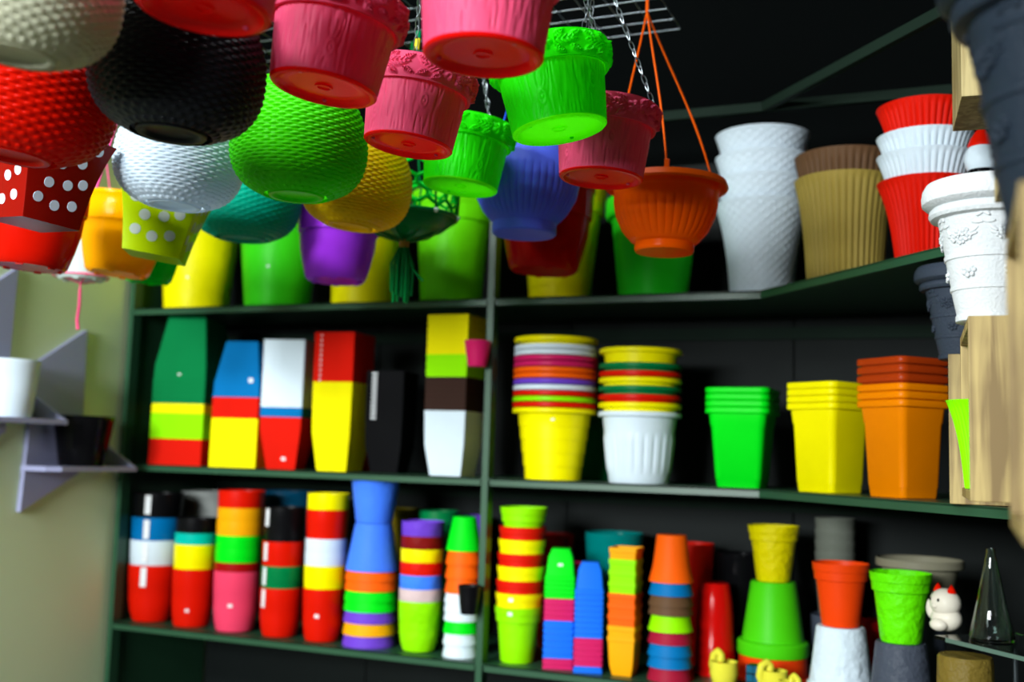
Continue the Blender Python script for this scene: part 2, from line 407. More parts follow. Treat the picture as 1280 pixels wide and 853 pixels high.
def stack(desc, noun, kind, px, lev, off, W, B, H, entries, inv=False, wing=False, rot=0, group=None, z_px=0, base=None, bump=None, stick=None, rough=.55, lean=(0, 0), names=None, stick_all=False):
    """W, B, H: rim width, base width, height of one pot in photograph pixels; entries bottom to top: (colour, band px)"""
    p = place(px, lev, off, wing) if base is None else Vector(base)
    s = depth_of(p)/FPX
    R, Rb, h = W*s/2, B*s/2, H*s
    z = p.z+z_px*s; n = len(entries); out = []
    x, y = p.x, p.y
    for i, (c, band) in enumerate(entries):
        if i > 0:
            d = (entries[i-1][1] if inv else band)*s
            z += d; x += lean[0]*d; y += lean[1]*d
        cname = CN(c)
        kinds = f'{cname} {noun}'
        label = f'{kinds}, {posword(i, n)} {desc}' if n > 1 else f'{kinds} {desc}'
        st = None
        if stick and (stick_all or i in stick[0]): st = stick[1]
        out.append(one_pot(label, kind, c, (x, y, z), R, Rb, h, inv, rot+(0 if kind in ('box', 'box_low', 'cup_box', 'lip_square', 'flute', 'ribflare', 'weaveflare') else random.uniform(-1, 1)*.1), group or ('pots of '+desc), bump=bump, stick=st, rough=rough, nested=i > 0))
    return p, s, z+h
def seq(*items):
    out = []
    for c, total, n in items: out += [(c, total/n)]*n
    return out
# ---------------------------------------------------------------- middle shelf, left bay
RQ = .10
stack('leftmost stack on middle shelf', 'square pot', 'box', 236, 'mid', .105, 72, 52, 82, seq(('red', 32, 6), ('lime', 31, 6), ('yellow', 12, 2), ('dark_green', 26, 4))+[('dark_green', 0)], inv=True, rot=.16, stick=([18], (.88, AF, .008, .005)))
stack('second stack on middle shelf', 'square pot', 'box', 303, 'mid', .088, 62, 43, 70, seq(('yellow', 60, 11), ('red', 26, 4))+[('teal_blue', 0)], inv=True, rot=.2, stick=([15], (.7, AF, .012, .012, .8)))
stack('white topped third middle-shelf stack', 'square pot', 'box', 357, 'mid', .08, 54, 38, 64, [('red', 0)]+seq(('teal_blue', 12, 2), ('white', 84, 15)), rot=.24, stick=([0], (.2, AF, .011, .008, .25)))
stack('red and yellow fourth middle-shelf stack', 'square pot', 'box_low', 424, 'mid', .075, 56, 42, 98, seq(('yellow', 0, 1), ('yellow', 12, 2), ('red', 62, 10)), rot=.04, stick=(range(3, 13), (.96, AF, .006, .0035, -.8)))
stack('dark stack with white stickers', 'square pot', 'box_low', 486, 'mid', .12, 50, 36, 66, [('black', 0)]+seq(('black', 60, 12)), rot=.12, stick=(range(1, 13), (.945, AF, .014, .005, -.72)))
stack('stack hidden behind the black square pots', 'square pot', 'box', 462, 'mid', .26, 56, 40, 78, [('dark_red', 0)]+seq(('white', 16, 3), ('dark_green', 26, 5)), rot=RQ)
stack('yellow topped stack beside the divider', 'square pot', 'box_low', 565, 'mid', .075, 57, 43, 80, [('white', 0)]+seq(('dark_brown', 42, 6), ('lime', 28, 3), ('yellow', 50, 6)), rot=0)
# small magnet pots on the divider post
def post_pot(px, py, W, B, H, col, label):
    z = CAM.z+(0)
    # on the front face of the divider post
    t = (-.002-.0-CAM.y)/ray(px, py).y; p = CAM+ray(px, py)*t; s = depth_of(p)/FPX
    R, Rb, h = W*s/2, B*s/2, H*s
    o = one_pot(label, 'plain', col, (p.x, p.y-R*1.02, p.z), R, Rb, h, name='magnet_pot', rough=.4)
    hook = link('magnet_plate', box_me('magnet_plate', -.008, .008, 0, R*1.02-.0005, h*.55, h*.8), plastic(col, .4), o)
post_pot(603, 460, 33, 23, 32, 'magenta', 'tiny magenta round pot fixed to the divider post above the middle shelf')
post_pot(592, 766, 29, 21, 35, 'black', 'tiny black round pot fixed to the divider post above the bottom shelf')
# ---------------------------------------------------------------- middle shelf, right bay
stack('tall stack right of divider', 'round stepped pot', 'stepped', 691, 'mid', .085, 106, 70, 88, [('yellow', 0)]+seq(('red', 7, 1), ('lime', 7, 1), ('red', 7, 1), ('white', 7.3, 1), ('purple', 7.3, 1), ('orange', 14.5, 2), ('magenta', 14.5, 2), ('white', 14, 2), ('yellow', 10, 1)), stick=([0], (.84, AF-.05, .008, .005)), rough=.35)
stack('shorter round stack beside it', 'round fluted pot', 'flute', 798, 'mid', .085, 104, 74, 88, [('white', 0)]+seq(('yellow', 11, 1), ('red', 10, 1), ('dark_green', 10.5, 1), ('yellow', 10.5, 1), ('red', 8, 1), ('dark_green', 10, 1), ('yellow', 19, 1)), rough=.35)
pg = place(742, 'mid', .30); sg = depth_of(pg)/FPX
one_pot('dark green round pot standing behind the two round stacks', 'thick', 'dark_green', pg, 34*sg, 26*sg, 88*sg)
stack('green square nursery stack', 'square pot', 'lip_square', 928, 'mid', .09, 80, 54, 98, [('green', 0)]+seq(('green', 25, 3)), rot=RQ-.15, rough=.4)
stack('bright square nursery stack', 'square pot', 'lip_square', 1037, 'mid', .095, 80, 58, 110, [('yellow', 0)]+seq(('yellow', 26, 3)), rot=-.6, wing=True, rough=.35)
stack('square stack by wooden crates', 'square pot', 'lip_square', 1129, 'mid', .10, 84, 60, 120, [('orange_brown', 0)]+seq(('orange_brown', 20, 2), ('rust', 33, 3)), rot=-.74, wing=True, rough=.3)
# ---------------------------------------------------------------- top shelf
def top_pot(label, kind, col, px, off, W, B, H, **k):
    p = place(px, 'top', off, k.pop('wing', False)); s = depth_of(p)/FPX
    return one_pot(label, kind, col, p, W*s/2, B*s/2, H*s, **k)
top_pot('tall yellow plastic pot at the left end of the top shelf', 'plain', 'yellow', 245, .10, 104, 78, 150, bump=('cells', 30, .3, .004), stick=(.25, AF-.3, .007, .006))
top_pot('tall green plastic pot behind the purple hanging pot', 'plain', (50, 190, 20), 346, .10, 108, 80, 150, bump=('cells', 26, .25, .004), stick=(.32, AF-.3, .007, .006))
top_pot('yellow relief pot between the purple pot and green tassel', 'classic', 'yellow', 455, .10, 104, 82, 150, bump=('noise', 40, .5, .004))
top_pot('lime green relief pot left of the divider post', 'classic', (98, 212, 10), 563, .10, 106, 76, 140, bump=('noise', 38, .6, .005))
top_pot('yellow relief pot standing behind the red hanging pot', 'classic', 'yellow', 699, .11, 116, 76, 152, bump=('noise', 38, .6, .005))
top_pot('plain green pot standing behind the orange hanging bowl', 'thick', (30, 205, 30), 816, .10, 122, 86, 126)
stack('white woven stack on top shelf', 'flared pot', 'weaveflare', 952, 'top', .12, 118, 78, 118, [('white', 0), ('white', 31), ('white', 29), ('white', 29)])
stack('bronze ribbed pair on top shelf', 'flared pot', 'ribflare', 1056, 'top', .12, 124, 92, 134, [('olive_gold', 0), ('brown', 30)], wing=True)
stack('ribbed stack on top shelf wing', 'flared pot', 'ribflare', 1158, 'top', .12, 118, 72, 108, [('red', 0), ('white', 34), ('white', 25), ('red', 38)], wing=True)
# white ornament behind the ribbed stack
p = wing_at(1229, .10, Z_TOP+TH+.01); s = depth_of(p)/FPX
o = thing('ceramic_ornament', 'white round headed ceramic ornament with red cap behind the white relief urn', 'ornament', p)
link('body', join_me('body', [(ball_me('a', 26*s, 26*s, 46*s, (0, 0, 46*s)), T((0,0,0)))]), plastic((150, 158, 160), .3), o)
link('head', ball_me('head', 21*s, 21*s, 24*s, (0, 0, 112*s)), plastic('white', .3), o)
link('collar', lathe('collar', [(0, 86*s), (17*s, 86*s), (18*s, 89*s), (17*s, 98*s), (0, 98*s)]), plastic('black', .2), o)
link('cap', lathe('cap', [(0, 128*s), (16*s, 128*s), (17*s, 131*s), (13*s, 140*s), (6*s, 150*s), (0, 152*s)]), plastic('red', .4), o)
# ---------------------------------------------------------------- bottom shelf, left bay
LB = ' on bottom shelf'
stack('leftmost bottom-shelf stack', 'round barrel pot', 'barrel', 189, 'bot', .08, 62, 46, 70, [('red', 0), ('white', 30), ('teal_blue', 28), ('black', 30)], stick=([0, 1, 2, 3], (.80, AF-.42, .016, .05)), rough=.3)
stack('second bottom-shelf stack', 'round barrel pot', 'barrel', 239, 'bot', .07, 53, 44, 71, [('red', 0), ('yellow', 30), ('teal', 14), ('black', 18)], stick=([0, 1], (.3, AF-.25, .01, .007)), rough=.3)
stack('third bottom-shelf stack', 'round barrel pot', 'barrel', 293, 'bot', .07, 58, 46, 74, [('pink', 0), ('dark_red', 11), ('green', 17), ('green', 16), ('amber', 17), ('amber', 17), ('red', 21)], stick=([0], (.45, AF-.25, .011, .008)), rough=.35)
stack('fourth bottom-shelf stack', 'round barrel pot', 'barrel', 349, 'bot', .065, 53, 42, 60, [('red', 0), ('dark_green', 27), ('red', 30), ('black', 42)], stick=([0, 1, 2, 3], (.79, AF-.95, .013, .044)), rough=.3)
stack('fifth bottom-shelf stack', 'round barrel pot', 'barrel', 402, 'bot', .065, 52, 42, 65, [('red', 0), ('yellow', 28), ('white', 16), ('white', 17), ('red', 36), ('yellow', 20)], stick=([0], (.5, AF-.3, .011, .008)), rough=.3)
p6, s6, z6 = stack('sixth bottom-shelf stack', 'upside-down round pot', 'plain', 461, 'bot', .075, 66, 47, 58, [('purple', 14), ('amber', 15), ('purple', 14), ('green', 12), ('green', 13), ('orange', 12), ('orange', 12), ('sky_blue', 0)], inv=True, bump=('cells', 60, .3, .003))
one_pot('sky blue round pot standing upright on the sixth bottom-shelf stack', 'plain', 'sky_blue', (p6.x, p6.y, z6+.001), 31*s6, 23*s6, 59*s6, bump=('cells', 60, .3, .003))
stack('seventh bottom-shelf stack', 'round pot', 'barrel', 523, 'bot', .07, 54, 40, 62, [('lime', 0), ('pale_pink', 15), ('cobalt', 17), ('red', 16), ('yellow', 16), ('maroon', 16), ('purple', 18)], bump=('cells', 50, .5, .004))
stack('stack left of divider', 'upside-down round pot', 'plain', 575, 'bot', .06, 44, 30, 42, [('white', 15), ('white', 14), ('green', 15), ('white', 11), ('white', 11), ('white', 12), ('orange', 18), ('orange', 17), ('orange', 17), ('green', 0)], inv=True)
def bpot(label, kind, col, px, off, W, B, H, lev='bot', wing=False, **k):
    p = place(px, lev, off, wing); s = depth_of(p)/FPX
    return one_pot(label, kind, col, p, W*s/2, B*s/2, H*s, **k)
bpot('grey round bowl seen behind the second bottom-shelf stack', 'plain', 'grey', 252, .27, 66, 46, 150)
bpot('dark teal round pot seen behind the fourth bottom-shelf stack', 'plain', (0, 70, 100), 350, .27, 72, 50, 160)
bpot('grey pot tilted behind the fifth bottom-shelf stack', 'plain', 'grey', 405, .27, 56, 40, 158)
bpot('olive pot standing behind the sky blue pot', 'plain', 'olive', 500, .29, 46, 36, 152)
bpot('dark green pot standing behind the purple topped stack', 'barrel', 'dark_green', 543, .24, 50, 44, 158)
bpot('dim purple pot behind the green topped stack left of divider', 'plain', 'purple', 586, .31, 40, 30, 150)
# ---------------------------------------------------------------- bottom shelf, right bay
stack('lime based stack right of divider', 'round rimmed pot', 'classic', 646, 'bot', .07, 60, 42, 68, [('lime', 0), ('yellow', 17), ('red', 16), ('yellow', 17), ('red', 16), ('yellow', 17), ('red', 16), ('lime', 24)], stick=([0, 1], (.9, AF-.35, .011, .008)), bump=('noise', 45, .4, .003), lean=(.03, 0))
stack('green topped square stack', 'upside-down square pot', 'cup_box', 698, 'bot', .06, 38, 24, 38, seq(('magenta', 13, 2), ('blue', 46, 6), ('magenta', 27, 4), ('green', 22, 4))+[('green', 0)], inv=True, rot=.3, stick=([16], (.5, AF, .011, .006)))
stack('blue topped square stack', 'upside-down square pot', 'cup_box', 735, 'bot', .055, 36, 23, 38, seq(('blue', 8, 1), ('magenta', 34, 5), ('blue', 54, 8))+[('blue', 0)], inv=True, rot=.3)
stack('amber based square stack', 'square pot', 'cup_box', 780, 'bot', .055, 36, 26, 48, [('amber', 0), ('amber', 13), ('orange', 14), ('orange', 13), ('orange', 13), ('lime', 14), ('lime', 14), ('lime', 14), ('amber', 14)], rot=0)
stack('orange topped bell stack', 'upside-down bell pot', 'bell', 837, 'bot', .06, 56, 38, 58, [('crimson', 16), ('teal_blue', 14), ('teal_blue', 15), ('crimson', 15), ('lime', 20), ('brown', 11), ('brown', 13), ('teal_blue', 16), ('orange', 0)], inv=True)
bpot('magenta pot peeking between the two square upside-down stacks', 'plain', 'magenta', 722, .18, 32, 26, 118)
bpot('glossy teal bowl behind the amber based square stack', 'plain', (0, 110, 106), 765, .28, 74, 50, 150, rough=.15)
bpot('dim red pot behind the lime based stack', 'plain', 'dark_red', 690, .29, 50, 36, 140)
bpot('red pot standing behind the orange bell pot', 'plain', 'red', 866, .27, 50, 36, 148)
bpot('tall red upside-down pot beside the orange topped bell stack', 'barrel', (190, 12, 8), 893, .17, 50, 36, 112, inv=True, rough=.15)
bpot('tall black glossy pot in the shelf corner behind the red pot', 'plain', 'black', 924, .29, 60, 44, 140, rough=.15)
# ---------------------------------------------------------------- bottom shelf, corner and wing
def tower(px, off, spec, wing=True):
    p = place(px, 'bot', off, wing); s = depth_of(p)/FPX; z = p.z
    for (label, kind, col, W, B, H, inv, bump) in spec:
        one_pot(label, kind, col, (p.x, p.y, z+.0006), W*s/2, B*s/2, H*s, inv=inv, bump=bump); z += H*s+.0006
    return p, s
NB = ('noise', 58, .8, .008)
tower(966, .12, [('wide orange red pot upside down under the big green pot', 'thick', (226, 60, 10), 98, 84, 30, True, None),
                ('large plain green upside-down pot with a thick rim in the corner tower', 'thick', (70, 196, 14), 88, 56, 90, True, None),
                ('yellow relief pot standing on the large green upside-down pot', 'classic', (214, 200, 0), 64, 42, 69, False, NB)])
tower(1051, .12, [('white relief pot upside down under the orange pot', 'classic', 'white', 90, 60, 96, True, NB),
                 ('orange rimmed pot standing on the white upside-down pot', 'classic', (232, 64, 8), 70, 47, 78, False, None)])
tower(1127, .12, [('dark slate pot upside down under the lime pot', 'classic', 'slate', 92, 62, 104, True, NB),
                 ('lime green rimmed pot standing on the slate upside-down pot', 'classic', (96, 222, 4), 76, 50, 86, False, NB)])
p = place(1044, 'bot', .26, True); s = depth_of(p)/FPX
for i in range(5):
    one_pot(f'weathered grey pot, {posword(i, 5)} dim stack behind the orange pot', 'plain', (104, 108, 98), (p.x, p.y, p.z+i*14*s+80*s), 25*s, 20*s, 64*s, group='weathered grey pots behind the orange pot', bump=('noise', 50, .5, .003))
one_pot('dark block shaped pot under the weathered grey stack', 'plain', 'slate', (p.x, p.y, p.z), 30*s, 28*s, 79.8*s)
p = place(1151, 'bot', .25, True); s = depth_of(p)/FPX
one_pot('dark upside-down pot carrying the beige bowl', 'plain', 'slate', (p.x, p.y, p.z), 34*s, 28*s, 131*s, inv=True)
one_pot('wide beige bowl behind the lime rimmed pot', 'thick', (128, 124, 104), (p.x, p.y, p.z+131.3*s), 53*s, 36*s, 56*s)
bpot('dim dark red pot between the orange and lime towers', 'plain', 'dark_red', 1088, .25, 40, 28, 90, wing=True)
p, s = tower(1208, .10, [('olive gold relief pot upside down below the glass shelf', 'classic', (112, 94, 38), 84, 66, 122, True, NB)])
# glass shelf with figurine and vase
zg = -.208
a = wing_at(1168, .06, zg); b2 = wing_at(1300, .06, zg)
gl = thing('glass_shelf', 'small clear glass shelf inside the lower right bay', 'shelf', (a.x, a.y, zg))
d = (b2-a); L_ = d.length; ang = math.atan2(d.y, d.x)
g = link('glass_pane', box_me('glass_pane', 0, L_, 0, .17, -.006, 0, .0008), M_GLASS, gl); g.rotation_euler.z = ang
q = link('edge_strip', box_me('edge_strip', .03, L_, -.0035, -.0002, -.0065, .0003, .0006), paint('polished_glass_edge', (84, 108, 96), .3), gl); q.rotation_euler.z = ang
for xx in (.012, L_-.012):
    q = link('support_rod', tube_me('support_rod', [(xx, .16, -.006), (xx, .16, Z_BOT+TH-zg)], .004), M_STEEL, gl); q.rotation_euler.z = ang
p = wing_at(1183, .12, zg); s = depth_of(p)/FPX
cat = thing('cat_figurine', 'small white ceramic cat figurine with red ears on the glass shelf', 'figurine', p, ang)
cer = plastic((214, 206, 190), .12)
link('body', join_me('body', [(ball_me('b', 21*s, 17*s, 16*s, (0, 0, 15*s)), T((0,0,0))), (ball_me('h', 20*s, 18*s, 18*s, (1*s, -2*s, 34*s)), T((0,0,0))),
     (ball_me('f', 12*s, 10*s, 8*s, (4*s, -15*s, 8*s)), T((0,0,0))), (ball_me('f', 7*s, 7*s, 13*s, (-19*s, -6*s, 25*s)), T((0,0,0)))]), cer, cat)
for sx in (-1, 1):
    link('ear', lathe('ear', [(0, 47*s), (6*s, 47*s), (4*s, 52*s), (0, 58*s)], circle(12)), plastic('red', .2), cat).location = (sx*12*s, -2*s, 0)
    link('eye', ball_me('eye', 2*s, 1.4*s, 2.4*s, (sx*7*s, -18*s, 38*s), 10, 6), plastic('black', .1), cat)
link('muzzle', ball_me('muzzle', 5*s, 3*s, 3.5*s, (1*s, -19*s, 31*s), 10, 6), cer, cat)
p = wing_at(1240, .13, zg); s = depth_of(p)/FPX
ov = [(26*s, 0), (27*s, 3*s), (19*s, 40*s), (10*s, 84*s), (5.5*s, 108*s), (6*s, 112*s)]
vz = thing('glass_vase', 'tall conical clear glass vase standing on the glass shelf', 'vase', p)
link('body', lathe('body', shell(ov, .0016, .004)), M_GLASS, vz)
# little things along the front of the bottom shelf
def swan(px, off, label, sc=1, face=0, wing=False):
    p = place(px, 'bot', off, wing); s = depth_of(p)/FPX*sc
    o = thing('swan_planter', label, 'planter', p, face, 'small yellow ceramic swan planters')
    y = plastic((214, 206, 60), .12)
    link('body', lathe('body', shell([(11*s, 0), (14*s, 6*s), (17*s, 18*s), (16*s, 31*s)], .002)), y, o)
    pts = [(-14*s, 0, 12*s), (-19*s, 0, 24*s), (-17*s, 0, 36*s), (-10*s, 0, 41*s), (-5*s, 0, 37*s), (-6*s, 0, 30*s)]
    fine = []
    for i in range(len(pts)-1):
        for t in (0, .5): fine.append(Vector(pts[i]).lerp(Vector(pts[i+1]), t))
    fine.append(Vector(pts[-1]))
    link('neck', tube_me('neck', fine, lambda t: (5.4-1.6*t)*s if t < .85 else 5*s, 10), y, o)
    link('beak', lathe('beak', [(0, 31*s), (3*s, 30*s), (1.6*s, 24*s), (0, 22*s)], circle(10)), plastic('red', .2), o).location = (-6*s, 0, 0)
    return o
swan(905, .03, 'yellow ceramic swan planter in front of the tall red pot', 1.05, -.6)
swan(968, -.07+.10, 'yellow ceramic swan planter left of the green grey bowl', 1.0, .5, True)
swan(986, .028, 'yellow ceramic swan planter touching the green grey bowl', .82, 2.6, True)
p = place(945, 'bot', .022); s = depth_of(p)/FPX
bx = thing('checked_box', 'small teal checked box in front of the orange red pot', 'box', p, -.3)
link('body', box_me('body', -10*s, 10*s, -8*s, 8*s, 0, 34*s, .002), plastic('black', .4), bx)
for i in range(2):
    for j in range(3): link('tile', box_me('tile', -9*s+i*9.5*s, -.5*s+i*9.5*s, -8.8*s, -8*s, 2*s+j*11*s, 11*s+j*11*s), plastic((20, 84, 110), .4), bx)
bpot('small green grey bowl in front of the white upside-down pot', 'plain', (96, 120, 100), 1025, .035, 44, 30, 28, wing=True)
# ---------------------------------------------------------------- pots on the lilac wall shelves
def wall_pot(px, zb, W, B, H, col, label, off, rough):
    x = WX+off; t = (x-CAM.x)/ray(px, 560).x; p = CAM+ray(px, 560)*t; s = depth_of(p)/FPX
    one_pot(label, 'plain', col, (p.x, p.y, zb), W*s/2, B*s/2, H*s, rough=rough)
wall_pot(103, .0108, 73, 54, 62, 'black', 'glossy black round pot on the lilac wall shelf', .062, .12)
wall_pot(8, .1233, 66, 52, 72, 'white', 'white round pot on the upper lilac wall shelf at the left edge', .062, .4)
# ---------------------------------------------------------------- wooden crates along the right
def crate(label, x0, y0, y1, z0, z1, front=None, wood=None, wd=None, rz=0):
    wood = wood or M_WOOD; t = .012
    o = thing('wooden_crate', label, 'crate', (x0, y0, z0), rz); D = y1-y0; Hh = z1-z0; W_ = wd or 1.257-x0
    def pn(nm, *a):
        q = link(nm, box_me(nm, *a, .0012), wood, o); return q
    pn('side_panel', 0, W_, 0, t, 0, Hh); pn('side_panel', 0, W_, D-t, D, 0, Hh)
    pn('bottom_panel', 0, W_, t+.0002, D-t-.0002, 0, t); pn('top_panel', 0, W_, t+.0002, D-t-.0002, Hh-t, Hh)
    pn('back_panel', W_-t, W_-.0003, t+.0002, D-t-.0002, t+.0002, Hh-t-.0002)
    if front: pn('front_panel', .0003, t, t+.0002, D-t-.0002, t+.0002, Hh-t-.0002)
    return o
ZC = .036
crate('brown wooden crate holding the lime green flared pot', 1.027, -.931, -.69, ZC, .253, wd=.2, rz=.038)
crate('brown wooden crate standing on the shelf under the black urn', 1.0, -.465, -.275, Z_MID+TH+.001, .253, wd=.19)
crate('near blurred wooden crate at the right edge under the black urn', 1.054, -1.56, -1.336, .028, .257)
crate('pale wooden crate hanging top right behind the black urn', 1.0235, -.70, -.53,   .595, .815, True, M_PALEWOOD, wd=.215, rz=.075)
crate('pale wooden crate beside the white urn at the right edge', 1.056, -1.206, -1.10, .348, .62, True, M_PALEWOOD, wd=.19, rz=.03)
# upright rack that carries the crates
rk = thing('crate_rack', 'wooden upright rack carrying the crates at the right edge', 'rack', (1.262, -.9, FZ))
for y in (-1.45, -1.15, -.81):
    link('upright', box_me('upright', -.004, .03, y+.9-.02, y+.9+.02, 0, 2.3), M_WOOD, rk)
for z in (.02, .62): link('cross_bar', box_me('cross_bar', .031, .05, -.7, .38, z-FZ, z-FZ+.05), M_WOOD, rk)
# relief urns
def urn(px, depth_pt, R, H, col, label, rough, fl_phase=0):
    Rb = R*.47; o = thing('relief_urn', label, 'urn', depth_pt, fl_phase)
    pr = [(Rb*.95, 0), (Rb*1.06, H*.01), (Rb*1.06, H*.05), (Rb*1.02, H*.06), (R*.55, H*.22), (R*.57, H*.225), (R*.575, H*.25), (R*.56, H*.255), (R*.63, H*.44), (R*.655, H*.445), (R*.66, H*.475), (R*.64, H*.48),
          (R*.75, H*.74), (R*.86, H*.75), (R*.89, H*.775), (R*.88, H*.81), (R*.85, H*.825), (R*.93, H*.835), (R*.99, H*.86), (R, H*.91), (R*.98, H*.96), (R*.93, H)]
    mt = plastic(col, rough, 0, None, ('noise', 260, .55, .003))
    link('body', lathe('body', shell(pr, R*.06), circle(64)), mt, o)
    def rad(z):
        for (r0, z0), (r1, z1) in zip(pr, pr[1:]):
            if z0 <= z <= z1 and z1 > z0: return r0+(r1-r0)*(z-z0)/(z1-z0)
        return R
    def petals(rr):
        ps = [(ball_me('c', rr*.34, rr*.34, rr*.34, (0, 0, 0), 8, 5), T((0, 0, 0)))]
        for k in range(7):
            a = 2*pi*k/7; ps.append((ball_me('p', rr*.32, rr*.32, rr*.22, (cos(a)*rr*.66, sin(a)*rr*.66, 0), 8, 5), T((0, 0, 0))))
        return join_me('flower_relief', ps, 80)
    F1 = petals(R*.10); F2 = petals(R*.13); LF = ball_me('leaf_relief', R*.10, R*.035, R*.02, (0, 0, 0), 10, 6)
    def put(me, nm, a, z, spin=0):
        r = rad(z); n = Vector((cos(a), sin(a), .12)).normalized(); u = Vector((0, 0, 1)).cross(n).normalized(); v = n.cross(u)
        mx = Matrix((u, v, n)).transposed().to_4x4(); mx.translation = Vector((cos(a)*r, sin(a)*r, z))
        q = link(nm, me, mt, o); q.matrix_local = mx @ Matrix.Rotation(spin, 4, 'Z')
    for k in range(6):
        a0 = 2*pi*k/6
        for da, dz in ((0, 0), (.16, .02), (-.16, .02), (.08, .055), (-.08, .055)): put(F1, 'flower_relief', a0+da, H*(.57+dz))
        for sd in (-1, 1):
            for j in range(4): put(LF, 'leaf_relief', a0+sd*(.26+.075*j), H*(.60+.022*j+ .008*j*j), sd*(.5 if j % 2 else -.2)+.2*sd)
        put(F2, 'flower_relief', a0+.12, H*.35)
    return o
pc = at(1235, 300, 1.36); pc.z = .2545
urn(0, pc, 78*1.36/FPX, .176, (204, 208, 210), 'white plaster relief urn standing on the brown crate at right', .7, -2.2)
pc = wing_at(1201, .2, .2545); pc = at(1202, 400, depth_of(Vector((1.09, -.30, .25)))); pc.z = .2545
urn(0, pc, 56*depth_of(pc)/FPX, .158, (52, 60, 72), 'dark slate relief urn standing behind the white urn', .5, -2.0)
pc = at(1336, 150, .86); pc.z = .2585
urn(0, pc, .098, .235, (34, 43, 54), 'large blurred black relief urn in the top right foreground', .4, -1.7)
# lime flared pot inside the crate
pc = at(1236, 560, 1.38); pc.z = ZC+.0125
one_pot('lime green flared ribbed pot standing inside the brown crate', 'ribflare', (130, 235, 0), pc, .051, .029, .112)
# ---------------------------------------------------------------- wire grid under the ceiling
ZG = .90
tg = (ZG-CAM.z)/ray(850, 36).z; gc = CAM+ray(850, 36)*tg
GX1, GY1 = gc.x, gc.y
GX0, GY0 = -.98, GY1-1.55
grid = thing('wire_grid', 'galvanised wire mesh grid hanging under the dark ceiling holding pots', 'grid', (GX0, GY0, ZG))
wx = tube_me('wire', [(0, 0, 0), (GX1-GX0, 0, 0)], .0013, 6); wy = tube_me('wire', [(0, 0, 0), (0, GY1-GY0, 0)], .0013, 6)
n = int((GY1-GY0)/.05)
for i in range(n+1): link('wire', wx, M_STEEL, grid).location = (0, GY1-GY0-i*.05, 0)
n = int((GX1-GX0)/.05)
for i in range(n+1): link('wire', wy, M_STEEL, grid).location = (GX1-GX0-i*.05, 0, .0027)
for gx in (.05, GX1-GX0-.05):
    for gy in (.05, GY1-GY0-.05): link('hanger_rod', tube_me('hanger_rod', [(gx, gy, 0), (gx, gy, CZ-ZG)], .002), M_STEEL, grid)
# ---------------------------------------------------------------- hanging pots
def hang_matrix(px, py, depth, tilt=0, spin=0, nod=0):
    p = at(px, py, depth); R_ = Matrix.Rotation(radians(tilt), 4, FW) @ Matrix.Rotation(radians(nod), 4, RT) @ Matrix.Rotation(spin, 4, 'Z')
    return T(p) @ R_
def local_tube(o, name, wpts, r, mat, n=6):
    inv = o.matrix_world.inverted() if False else MW[o.name].inverted()
    return link(name, tube_me(name, [inv @ Vector(p) for p in wpts], r, n), mat, o)
MW = {}
def hthing(name, label, mw, cat='pot', group=None):
    o = thing(name, label, cat, group=group, mw=mw); MW[o.name] = mw.copy(); return o
def link_me():
    pts = []
    for i in range(14):
        a = 2*pi*i/14; pts.append((.0036*sin(a)*(1+.25*cos(a)), .0008*sin(2*a), .0092*cos(a)))
    return tube_me('chain_link', pts, .00085, 5, True)
LINK = link_me()
def chain(o, a, b):
    inv = MW[o.name].inverted(); a = Vector(a); b = Vector(b); d = b-a; n = max(2, round(d.length/.0150))
    q = d.to_track_quat('Z', 'Y').to_matrix().to_4x4()
    for i in range(n):
        mx = inv @ T(a+d*((i+.5)/n)) @ q @ Matrix.Rotation(pi/2*(i % 2)+.5, 4, 'Z') @ Matrix.Scale((d.length/n)/.0150, 4)
        k = link('chain_link', LINK, M_STEEL, o); k.matrix_local = mx
def chains(o, R, zr, hook_px, angs=(0, 2*pi/3, 4*pi/3)):
    c = MW[o.name] @ Vector((0, 0, zr))
    # the hook on the grid, above the pot
    top = Vector((min(c.x+hook_px, GX1-.03), min(c.y, GY1-.01), ZG-.02)); join = top-Vector((0, 0, .012))
    for a in angs: chain(o, MW[o.name] @ Vector((R*cos(a), R*sin(a), zr)), join)
    hk = [top+Vector((0, 0, -.012)), top+Vector((.004, 0, -.006)), top+Vector((.004, 0, .010)), top+Vector((0, 0, .0155)), top+Vector((-.004, 0, .012))]
    local_tube(o, 'hook', hk, .0013, M_STEEL)
def cords(o, R, zr, mat, angs, r=.0016, hook_px=0, bulge=0):
    c = MW[o.name] @ Vector((0, 0, zr)); top = Vector((min(c.x+hook_px, GX1-.02), min(c.y, GY1-.01), ZG+.001))
    knot = top-Vector((0, 0, .03))
    for a in angs:
        p0 = MW[o.name] @ Vector((R*cos(a), R*sin(a), zr)); pts = []
        for i in range(11):
            t = i/10; p = p0.lerp(knot, t); out = (p-Vector((knot.x, knot.y, p.z))); pts.append(p+out*bulge*sin(pi*t))
        local_tube(o, 'cord', pts, r, mat)
    local_tube(o, 'cord_loop', [knot, top-Vector((0, 0, .012)), top-Vector((0, 0, .0055))], r*1.6, mat)
